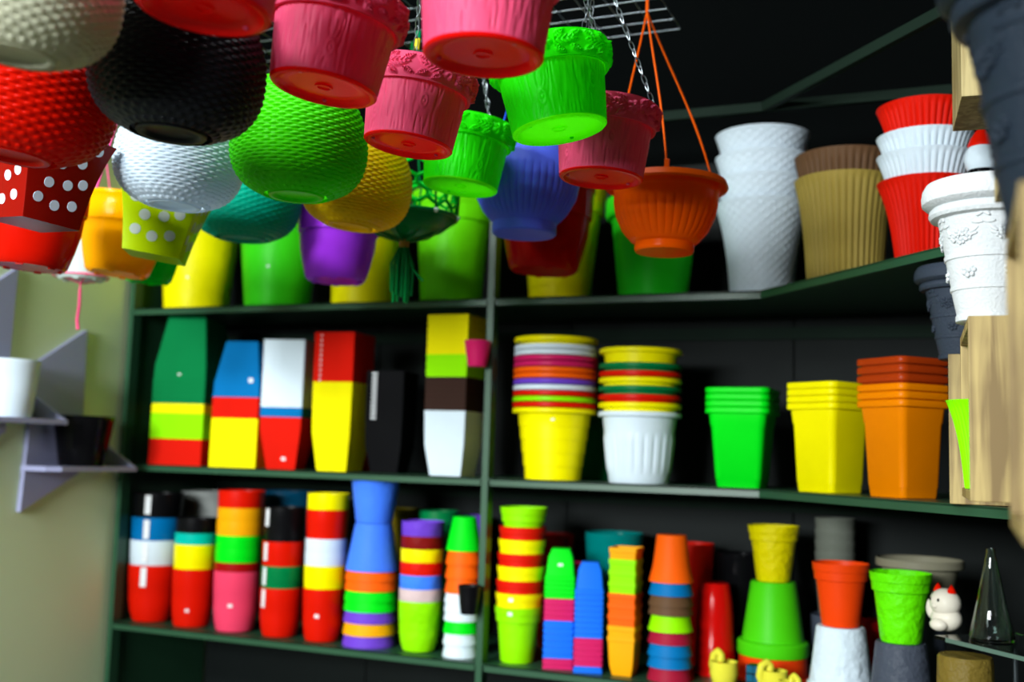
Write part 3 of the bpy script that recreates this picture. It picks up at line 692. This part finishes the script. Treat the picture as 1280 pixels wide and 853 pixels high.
# --- wicker globes
def wicker_me(R, ncol=60, nrow=34, sc=4, sr=4):
    def rad(t):   # t 0..1 from foot to opening
        pts = [(0, .42), (.025, .56), (.07, .72), (.14, .845), (.24, .945), (.35, .99), (.48, 1.0), (.62, .975), (.76, .90), (.88, .80), (1, .72)]
        for (a, ra), (b, rb) in zip(pts, pts[1:]):
            if a <= t <= b:
                u = (t-a)/(b-a); return ra+(rb-ra)*u
        return .72
    sm = lambda t: (rad(max(0, t-.03))+rad(t)+rad(min(1, t+.03)))/3
    H = R*1.62; N = ncol*sc; Mr = nrow*sr; vs = []; fs = []
    for i in range(Mr+1):
        t = i/Mr; row = min(i//sr, nrow-1); v = (i % sr)/sr
        for j in range(N):
            u = j/sc; a = 2*pi*j/N
            strand = math.sqrt(max(0, sin(pi*((i % sr)+.0)/sr))) if i % sr else 0
            over = .5+.5*cos(pi*u+pi*row)
            over = over*over*(3-2*over); du = u-round(u)
            h = max(strand*(.12+.88*over), .42*(1-over)*max(0, 1-abs(du)*2.6))*.034*R
            r = R*sm(t)+h
            vs.append((r*cos(a), r*sin(a), t*H))
    for i in range(Mr):
        for j in range(N):
            k = (j+1) % N; fs.append((i*N+j, i*N+k, (i+1)*N+k, (i+1)*N+j))
    # inner wall
    base = len(vs); K = 12
    for i in range(K+1):
        t = 1-i/K
        for j in range(N//4):
            a = 2*pi*j*4/N; r = R*sm(t)*.97; vs.append((r*cos(a), r*sin(a), max(t*H, .004)))
    n2 = N//4
    for i in range(K):
        for j in range(n2):
            k = (j+1) % n2; fs.append((base+i*n2+j, base+i*n2+k, base+(i+1)*n2+k, base+(i+1)*n2+j))
    me = bpy.data.meshes.new('woven_wall'); me.from_pydata(vs, [], fs); finish(me, 60)
    rp = [(0, .004), (R*.30, .004), (R*.31, .0035), (R*.33, .0005), (R*.345, -.001), (R*.40, -.001), (R*.415, .001), (R*.42, .004), (R*.40, .006), (0, .006)]
    return me, lathe('foot', rp, circle(48)), lathe('rim', ring_prof(R*.76, R*.68, H-.004, H+.004), circle(48))
WK = wicker_me(.1)
def wicker(px, py, W, depth, col, label, tilt=0, hook=0, spin=0, trans=.25):
    sc = (W*depth/FPX/2)/.103
    o = hthing('wicker_pot', label, hang_matrix(px, py, depth, tilt, spin) @ Matrix.Scale(sc, 4), group='hanging woven globe pots')
    mt = plastic(col, .38, trans and trans+.1)
    link('woven_wall', WK[0], mt, o); link('foot', WK[1], mt, o); link('rim', WK[2], mt, o)
    cords(o, .073, .16, M_CORDS, (.4, 2.5, 4.6), .0012/sc, 0)
    return o
M_CORDS = plastic((40, 44, 46), .5)
wicker(20, 70, 236, 1.05, (205, 205, 180), 'nearest off-white woven globe pot at the top left corner', 4)
wicker(14, 196, 232, 1.30, 'red', 'red woven globe pot at the left edge', 6, trans=.3)
wicker(214, 168, 218, 1.24, (22, 24, 27), 'large black woven globe pot', 3, trans=0)
wicker(218, 258, 160, 1.74, 'white', 'white woven globe pot hanging below the black one', 3)
wicker(370, 246, 172, 1.66, (66, 206, 6), 'bright green woven globe pot', 1)
wicker(303, 299, 140, 2.2, (0, 172, 142), 'teal woven globe pot tucked under the green one', 1)
wicker(438, 284, 140, 1.92, (240, 205, 0), 'yellow woven globe pot beside the green one', 6)
# --- timber-look tubs with a leaf band
def tub_meshes():
    R, Rb, H, bh = .08, .064, .112, .036
    N, Mr = 288, 44; vs = []; fs = []
    knots = [(.5, .05), (1.9, .035), (3.0, .055), (4.2, .03), (5.3, .05)]
    zb = H-bh+.004
    for i in range(Mr+1):
        z = .003+(zb-.003)*i/Mr; r0 = Rb+(R*.905-Rb)*(z/zb)
        edge = min(1, i/3)
        for j in range(N):
            a = 2*pi*j/N; warp = 0; kd = 9
            for ka, kz in knots:
                da = (a-ka+pi) % (2*pi)-pi; dx = da*R; dz = z-kz; q = math.sqrt(dx*dx+(dz*.6)**2)
                warp += .16*math.exp(-(q/.012)**2)*(1 if dx > 0 else -1)*math.exp(-abs(dz)/.02); kd = min(kd, q)
            b = a+warp*.8
            g = noise.noise(Vector((cos(b)*17, sin(b)*17, z*26)))*.55+noise.noise(Vector((cos(b)*38, sin(b)*38, z*40)))*.45
            h = -.0024*max(0, g)**.7 if g > 0 else -.0002*g
            if kd < .0085: h = .0009*cos(kd/.0085*3.2*pi)*(1-kd/.012)
            r = r0+h*edge; vs.append((r*cos(a), r*sin(a), z))
    for i in range(Mr):
        for j in range(N): k = (j+1) % N; fs.append((i*N+j, i*N+k, (i+1)*N+k, (i+1)*N+j))
    # inside
    n2 = 48; base = len(vs)
    for (r, z) in ((R*.905-.0018, zb), (Rb-.0018, .005)):
        for j in range(n2): a = 2*pi*j/n2; vs.append((r*cos(a), r*sin(a), z))
    for j in range(n2): k = (j+1) % n2; fs.append((base+j, base+k, base+n2+k, base+n2+j))
    body = bpy.data.meshes.new('timber_wall'); body.from_pydata(vs, [], fs); finish(body, 50)
    # leaf band
    vs = []; fs = []; N = 400; Mr = 30; per = 5
    z0, z1 = H-bh, H
    def relief(u, v):
        s = (u*per) % 1; x = (s-.5)*(2*pi*R/per)/bh; y = v-.5; h = 0
        q = math.hypot(x, y)
        if q < .33:
            a = math.atan2(y, x); pet = .21+.10*abs(cos(2.5*a))
            h = .85*max(0, 1-(q/pet)**4)*(.45+.55*abs(cos(2.5*a)))
            if q < .1: h = .8-.4*math.cos(q*60)*.5
        else:
            for sd in (-1, 1):
                for (lx, ly, an, ln, wd_) in ((.62, .02, .08, .95, .25), (.50, .30, .55, .5, .16), (.50, -.30, -.55, .5, .16), (1.1, .27, .5, .5, .14), (1.1, -.27, -.5, .5, .14)):
                    X = x*sd-lx+ln*.35; Y = y-ly*.6; c_, s_ = cos(an), sin(an); p_ = (X*c_+Y*s_)/ln; q_ = (-X*s_+Y*c_)
                    if 0 < p_ < 1:
                        w_ = wd_*sin(pi*p_**.7)
                        if abs(q_) < w_:
                            e_ = 1-abs(q_)/w_; vein = .5+.5*cos((p_*11-abs(q_)*13)*2*pi*.5)
                            h = max(h, min(1, e_*3)*(.45+.45*vein)-(.25 if abs(q_) < .02 else 0))
        return h*min(1, min(v, 1-v)/.08)
    prof = [(R*.90, z0+.004), (R*.93, z0+.0005), (R*.98, z0)]
    for r, z in prof:
        for j in range(N): a = 2*pi*j/N; vs.append((r*cos(a), r*sin(a), z))
    for i in range(Mr+1):
        v = i/Mr; r0 = R*(.985+.04*v)
        for j in range(N):
            a = 2*pi*j/N; r = r0+.0066*relief(j/N, v); vs.append((r*cos(a), r*sin(a), z0+.001+(bh-.001)*v))
    for r, z in [(R*.98, z1+.001), (R*.94, z1), (R*.91, z0+.004)]:
        for j in range(N): a = 2*pi*j/N; vs.append((r*cos(a), r*sin(a), z))
    for i in range(len(vs)//N-1):
        for j in range(N): k = (j+1) % N; fs.append((i*N+j, i*N+k, (i+1)*N+k, (i+1)*N+j))
    band = bpy.data.meshes.new('leaf_band'); band.from_pydata(vs, [], fs); finish(band, 60)
    foot = lathe('foot', [(0, .0035), (.007, .0035), (.0078, .0018), (.010, .0018), (.011, .004), (Rb*.6, .0045), (Rb*.78, .0042), (Rb*.86, .0005), (Rb*.90, -.0012), (Rb*.97, -.0008), (Rb+.0005, .0015), (Rb+.0002, .0045), (Rb*.97, .0052), (0, .0062)], circle(64))
    return body, band, foot
TUB = tub_meshes()
def tub(px, py, depth, tilt, hue, label, hook=0, spin=0, angs=(0, 2.1, 4.2), nod=0):
    o = hthing('timber_tub', label, hang_matrix(px, py, depth, tilt, spin, nod), group='hanging timber look tubs')
    if hue == 'pink': mt, fm = plastic((232, 84, 124), .45, .25, (235, 10, 14)), plastic((226, 14, 8), .25, .3, (255, 8, 0))  # foot red deepened: light coming through the base, put into its colour
    else: mt, fm = plastic((40, 232, 10), .4, .4, (90, 255, 0)), plastic((110, 245, 0), .35, .65, (150, 255, 0))  # foot colour yellower and brighter for the glow through the base
    link('timber_wall', TUB[0], mt, o); link('leaf_band', TUB[1], mt, o)
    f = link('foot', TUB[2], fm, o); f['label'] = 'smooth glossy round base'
    for a in (1.0, 3.6): link('drain_plug', lathe('drain_plug', [(0, -.0012), (.0022, -.0012), (.003, .001), (0, .0012)], circle(12)), mt, o).location = (.051*cos(a), .051*sin(a), .0022)
    chains(o, .076, .110, hook, angs)
    return o
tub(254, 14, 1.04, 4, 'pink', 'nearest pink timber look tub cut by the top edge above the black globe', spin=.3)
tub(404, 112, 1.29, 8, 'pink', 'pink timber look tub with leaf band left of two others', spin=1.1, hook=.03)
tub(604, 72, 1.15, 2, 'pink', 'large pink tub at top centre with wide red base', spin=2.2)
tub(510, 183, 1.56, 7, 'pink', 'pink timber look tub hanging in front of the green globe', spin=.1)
tub(700, 164, 1.46, -10, 'green', 'bright green timber look tub hanging highest of the two green ones', hook=.04, spin=.6)
tub(575, 235, 1.86, 6, 'green', 'lower green timber look tub left of the periwinkle pot', spin=1.4)
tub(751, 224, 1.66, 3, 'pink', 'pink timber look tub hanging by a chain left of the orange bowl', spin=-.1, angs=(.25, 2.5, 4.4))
# --- fluted bowls
def fluted_bowl(label, px, py, depth, scale_px, prof, col, n, f0, f1, tilt=0, trans=.35, rough=.25):
    s = scale_px*depth/FPX
    pr = [(r*s, z*s) for r, z in prof]; H = pr[-1][1]
    def md(th, z, r):
        t = z/H
        if t < f0 or t > f1: return 0
        f = min(1, (t-f0)/.05, (f1-t)/.05); return .022*s*f*(abs(cos(th*n/2))**.6-.5)
    o = hthing('hanging_bowl', label, hang_matrix(px, py, depth, tilt))
    link('bowl', lathe('bowl', shell(pr, .0016), circle(n*8), md, 40), plastic(col, rough, trans), o)
    return o, s, H
def dens(pts, k=4):
    out = []
    for a, b in zip(pts, pts[1:]):
        for i in range(k): out.append((a[0]+(b[0]-a[0])*i/k, a[1]+(b[1]-a[1])*i/k))
    return out+[pts[-1]]
ob, s, H = fluted_bowl('orange fluted hanging bowl on three orange straps', 830, 316, 1.88, 66, dens([(.54, 0), (.56, .04), (.56, .16), (.64, .2), (.80, .4), (.93, .68), (.985, .95), (.99, 1.12), (1.0, 1.15), (1.0, 1.38)]), (255, 100, 0), 36, .17, .68, 1)
om = plastic((250, 100, 12), .35, .2)
link('rim', lathe('rim', [(.99*s, H-.004), (1.10*s, H-.010), (1.15*s, H-.016), (1.17*s, H-.012), (1.13*s, H-.002), (1.02*s, H+.001), (.98*s, H), (.99*s, H-.004)], circle(72)), om, ob)
fr = math.atan2(CAM.y-ob.location.y if False else (CAM-MW[ob.name].translation).y, (CAM-MW[ob.name].translation).x)
cords(ob, 1.03*s, H, om, (fr, fr+2*pi/3-.05, fr-2*pi/3+.45), .0019, -.004, .12)
for a in (fr, fr+2*pi/3-.05, fr-2*pi/3+.45):
    k = link('strap_clip', box_me('strap_clip', -.004, .004, -.003, .003, -.008, .014, .001), om, ob); k.location = (1.02*s*cos(a), 1.02*s*sin(a), H)
pb_, s, H = fluted_bowl('periwinkle blue fluted vase shaped hanging pot in the centre', 655, 294, 2.02, 66, dens([(.58, 0), (.61, .03), (.61, .22), (.64, .25), (.80, .44), (.95, .72), (1.0, .98), (.98, 1.2), (.9, 1.45), (.8, 1.66), (.75, 1.8), (.76, 1.84)]), (98, 122, 255), 44, .14, .66, 1, .3, .35)
cords(pb_, .74*s, H, plastic((40, 90, 220), .5), (.2, 2.4, 4.3), .0014, .0)
# --- plain hanging pots
def hpot(label, px, py, depth, W, prof, col, tilt=0, cordcol=None, rough=.15, trans=.3, cr=.0016, angs=(.3, 2.4, 4.5), nod=0):
    s = W/2*depth/FPX; pr = [(r*s, z*s) for r, z in prof]; H = pr[-1][1]
    o = hthing('hanging_pot', label, hang_matrix(px, py, depth, tilt, 0, nod))
    mt = plastic(col, rough, trans)
    k = next(i for i, q in enumerate(prof) if q[0] >= .955)
    link('body', lathe('body', shell(pr[:k+1], .0016), CIRC), mt, o)
    rm = pr[k:]; link('rim', lathe('rim', [(rm[0][0]-.002, rm[0][1]-.0005)]+rm+[(q[0]-.0022, q[1]) for q in rm[::-1]], CIRC), mt, o)
    nf = 6
    for i in range(nf):
        a = 2*pi*i/nf; link('foot_pad', box_me('foot_pad', -.006, .006, -.0025, .0025, -.0025, .0005, .0006), mt, o).matrix_local = T((prof[0][0]*s*.9*cos(a), prof[0][0]*s*.9*sin(a), 0)) @ Matrix.Rotation(a+pi/2, 4, 'Z')
    cords(o, pr[-1][0]*.97, H-.002, plastic(cordcol or (60, 60, 60), .5), angs, cr)
    return o
P1 = dens([(.68, 0), (.74, .06), (.84, .42), (.92, .8), (.945, 1.12), (.955, 1.16), (.99, 1.18), (1.0, 1.3), (1.0, 1.72), (1.03, 1.78), (1.03, 1.86)], 2)
hpot('violet glossy hanging pot below the yellow globe', 419, 352, 2.30, 101, P1, (184, 62, 250), 1)
hpot('amber glossy hanging pot with pink cords beside the dotted lime planter', 146, 343, 2.17, 104, P1, (255, 176, 0), 4, (236, 84, 150), cr=.003, angs=(-.9, -1.6, 2.2))
hpot('red glossy hanging pot low at the left edge under the dotted planter', 36, 335, 1.88, 122, P1, (196, 18, 4), 3)
hpot('dark red glossy hanging pot behind the periwinkle pot', 679, 340, 2.24, 116, P1, (190, 10, 4), 2)
hpot('small bright green hanging pot just showing below the amber pot', 184, 352, 2.34, 78, P1, (0, 220, 40), 2)
# white pot in a pink cord net
wp = hpot('white hanging pot in a pink cord net with a knotted end', 101, 350, 2.36, 78, P1, (200, 216, 212), 0, (236, 84, 140), trans=.1, cr=.0016)
s = 39*2.36/FPX; pk = plastic((236, 80, 130), .6)
mwp = MW[wp.name]
local_tube(wp, 'net_ring', [mwp @ Vector((.84*s*cos(a*pi/12), .84*s*sin(a*pi/12), .1*s)) for a in range(25)], .0018, pk)
for a in (-1.9, -.6, 1.2, 2.6): local_tube(wp, 'net_cord', [mwp @ Vector((.84*s*cos(a), .84*s*sin(a), .1*s)), mwp @ Vector((0, 0, -.12*s)), mwp @ Vector((0, 0, -.35*s))], .0018, pk)
local_tube(wp, 'net_tail', [mwp @ Vector((0, 0, -.3*s)), mwp @ Vector((.02*s, 0, -.8*s)), mwp @ Vector((-.03*s, 0, -1.3*s)), mwp @ Vector((.04*s, 0, -1.6*s))], lambda t: .003+.003*sin(9*t)**2, pk)
# --- dotted square planters
def dotted(label, px, py, depth, tilt, spin, Bw, Rw, H, col, dotmat, nod=0):
    s = depth/FPX
    def rr(t): return (Bw/2+(Rw-Bw)/2*(.55*t+.45*t**2.6))*s
    Hh = H*s; pr = [(rr(i/10), Hh*i/10) for i in range(11)]
    o = hthing('dotted_planter', label, hang_matrix(px, py, depth, tilt, spin, nod), 'planter', 'hanging dotted square planters')
    link('body', lathe('body', shell(pr, .0016), SQS), plastic(col, .25, .2), o)
    rd = .0072*depth/1.5
    D = lathe('dot', [(0, .0010), (rd, .0009), (rd, -.0015), (0, -.0015)], circle(20))
    spots = [(-.6, .25), (-.05, .2), (.5, .24), (-.35, .43), (.2, .45), (.62, .5), (-.62, .62), (-.1, .66), (.4, .72), (-.4, .85), (.12, .88), (.65, .9), (-.75, .92)]
    for f in range(4):
        for (u, t) in spots:
            r = rr(t); sl = (rr(min(1, t+.02))-rr(t-.02))/(Hh*(.04 if t <= .98 else .02+1-t))
            n = Vector((1, 0, -sl)).normalized(); uu = Vector((0, 0, 1)).cross(n).normalized(); v = n.cross(uu)
            mx = Matrix((uu, v, n)).transposed().to_4x4(); mx.translation = Vector((r, u*r, t*Hh))
            q = link('dot', D, dotmat, o); q.matrix_local = Matrix.Rotation(f*pi/2, 4, 'Z') @ mx
    cords(o, rr(1)*1.25, Hh-.003, M_CORDS, (pi/4, 3*pi/4, 5*pi/4, 7*pi/4), .001)
    return o
M_DOT = paint('pale_blue_print', (206, 214, 232), .4, .06, 60)
M_DOT2 = paint('grey_print', (176, 186, 176), .4, .06, 60)
dotted('dark red square planter with pale blue dots below the red globe', 40, 281, 1.62, 4, YAW-pi/4+.22, 80, 124, 112, (132, 12, 4), M_DOT)
dotted('lime square planter with grey dots in front of the amber pot', 193, 322, 1.92, 8, YAW+.16, 68, 116, 104, (176, 204, 0), M_DOT2)
# --- green lattice basket with a tassel
DG = plastic((0, 110, 50), .3); LG = plastic((0, 224, 50), .25, .25)
mw = hang_matrix(505, 300, 2.14, 0); s = 64*2.14/FPX
lb = hthing('lattice_basket', 'green lattice basket with dark green cup and hanging cord tassel', mw, 'basket')
cup = [(.02*s, 0), (.4*s, .07*s), (.75*s, .2*s), (.96*s, .38*s), (1.0*s, .44*s)]
link('cup', lathe('cup', shell(cup, .002), CIRC), DG, lb)
hexs = []; nh = 14; rows = 4; h0, hs = .44*s, .24*s
rad_ = lambda z: s*(1.0+.06*(z-h0)/(hs*rows)*4*.3)
for i in range(rows):
    for j in range(nh):
        a0 = 2*pi*(j+.5*(i % 2))/nh; da = 2*pi/nh; z0 = h0+i*hs
        P = lambda a, z: Vector((rad_(z)*cos(a), rad_(z)*sin(a), z))
        hexs.append(link('lattice_bar', tube_me('lattice_bar', [P(a0, z0), P(a0, z0+hs*.5)], .0036, 6), LG, lb))
        hexs.append(link('lattice_bar', tube_me('lattice_bar', [P(a0, z0+hs*.5), P(a0+da/2, z0+hs)], .0036, 6), LG, lb))
        hexs.append(link('lattice_bar', tube_me('lattice_bar', [P(a0, z0+hs*.5), P(a0-da/2, z0+hs)], .0036, 6), LG, lb))
link('edge_ring', tube_me('edge_ring', [(1.01*s*cos(a*pi/18), 1.01*s*sin(a*pi/18), h0) for a in range(36)], .004, 8, True), DG, lb)
link('edge_ring', tube_me('edge_ring', [(1.06*s*cos(a*pi/18), 1.06*s*sin(a*pi/18), h0+rows*hs) for a in range(36)], .004, 8, True), LG, lb)
for k in range(8):
    a = 2*pi*k/8+.2
    pts = [(1.1*s*cos(a), 1.1*s*sin(a), h0+rows*hs), (1.04*s*cos(a+.1), 1.04*s*sin(a+.1), h0), (.52*s*cos(a), .52*s*sin(a), .09*s), (.03*s*cos(a), .03*s*sin(a), -.05*s)]
    link('net_cord', tube_me('net_cord', pts, .0022, 6), DG, lb)
    b = link('bead', ball_me('bead', .005, .005, .005, (0, 0, 0), 12, 8), plastic((220, 235, 225), .05), lb); b.location = pts[1]
link('tassel_band', lathe('tassel_band', [(0, -.16*s), (.10*s, -.16*s), (.10*s, .0), (0, 0)], circle(16)), plastic((170, 130, 50), .5), lb)
for k in range(22):
    a = 2.4*k; r = .09*s*math.sqrt(k/22); sp = .22*s*(k/22)
    x, y = cos(a), sin(a); ln = random.uniform(.85, 1.12)*s
    if k == 21: pts = [(r*x, r*y, -.15*s), (.25*s, -.05*s, -.6*s), (.5*s, -.1*s, -.85*s)]
    else: pts = [(r*x, r*y, -.15*s), ((r+sp*.8)*x, (r+sp*.8)*y, -.5*s), ((r+sp*.7)*x, (r+sp*.7)*y, -.15*s-ln)]
    link('tassel_strand', tube_me('tassel_strand', pts, .0022, 5), DG, lb)
cords(lb, 1.06*s, h0+rows*hs, DG, (.2, 1.8, 3.4, 5), .0018)
# coloured cord ends knotted through the grid
for (px, depth, c1, label) in ((521, 1.75, (210, 200, 40), 'yellow and green cord end hanging from the grid by the chain'),):
    p = at(px, 62, depth); o = thing('cord_end', label, 'cord', p); MW[o.name] = T(p)
    local_tube(o, 'cord', [p, p+Vector((.002, 0, .02))], .0045, plastic(c1, .4), 8)
    local_tube(o, 'sleeve', [p+Vector((.002, 0, .018)), p+Vector((.003, 0, .03))], .0048, plastic((0, 110, 70), .3), 8)
    local_tube(o, 'hook', [p+Vector((.003, 0, .03)), p+Vector((.002, 0, .05)), Vector((p.x, min(p.y, GY1-.01), ZG))], .0016, M_STEEL)
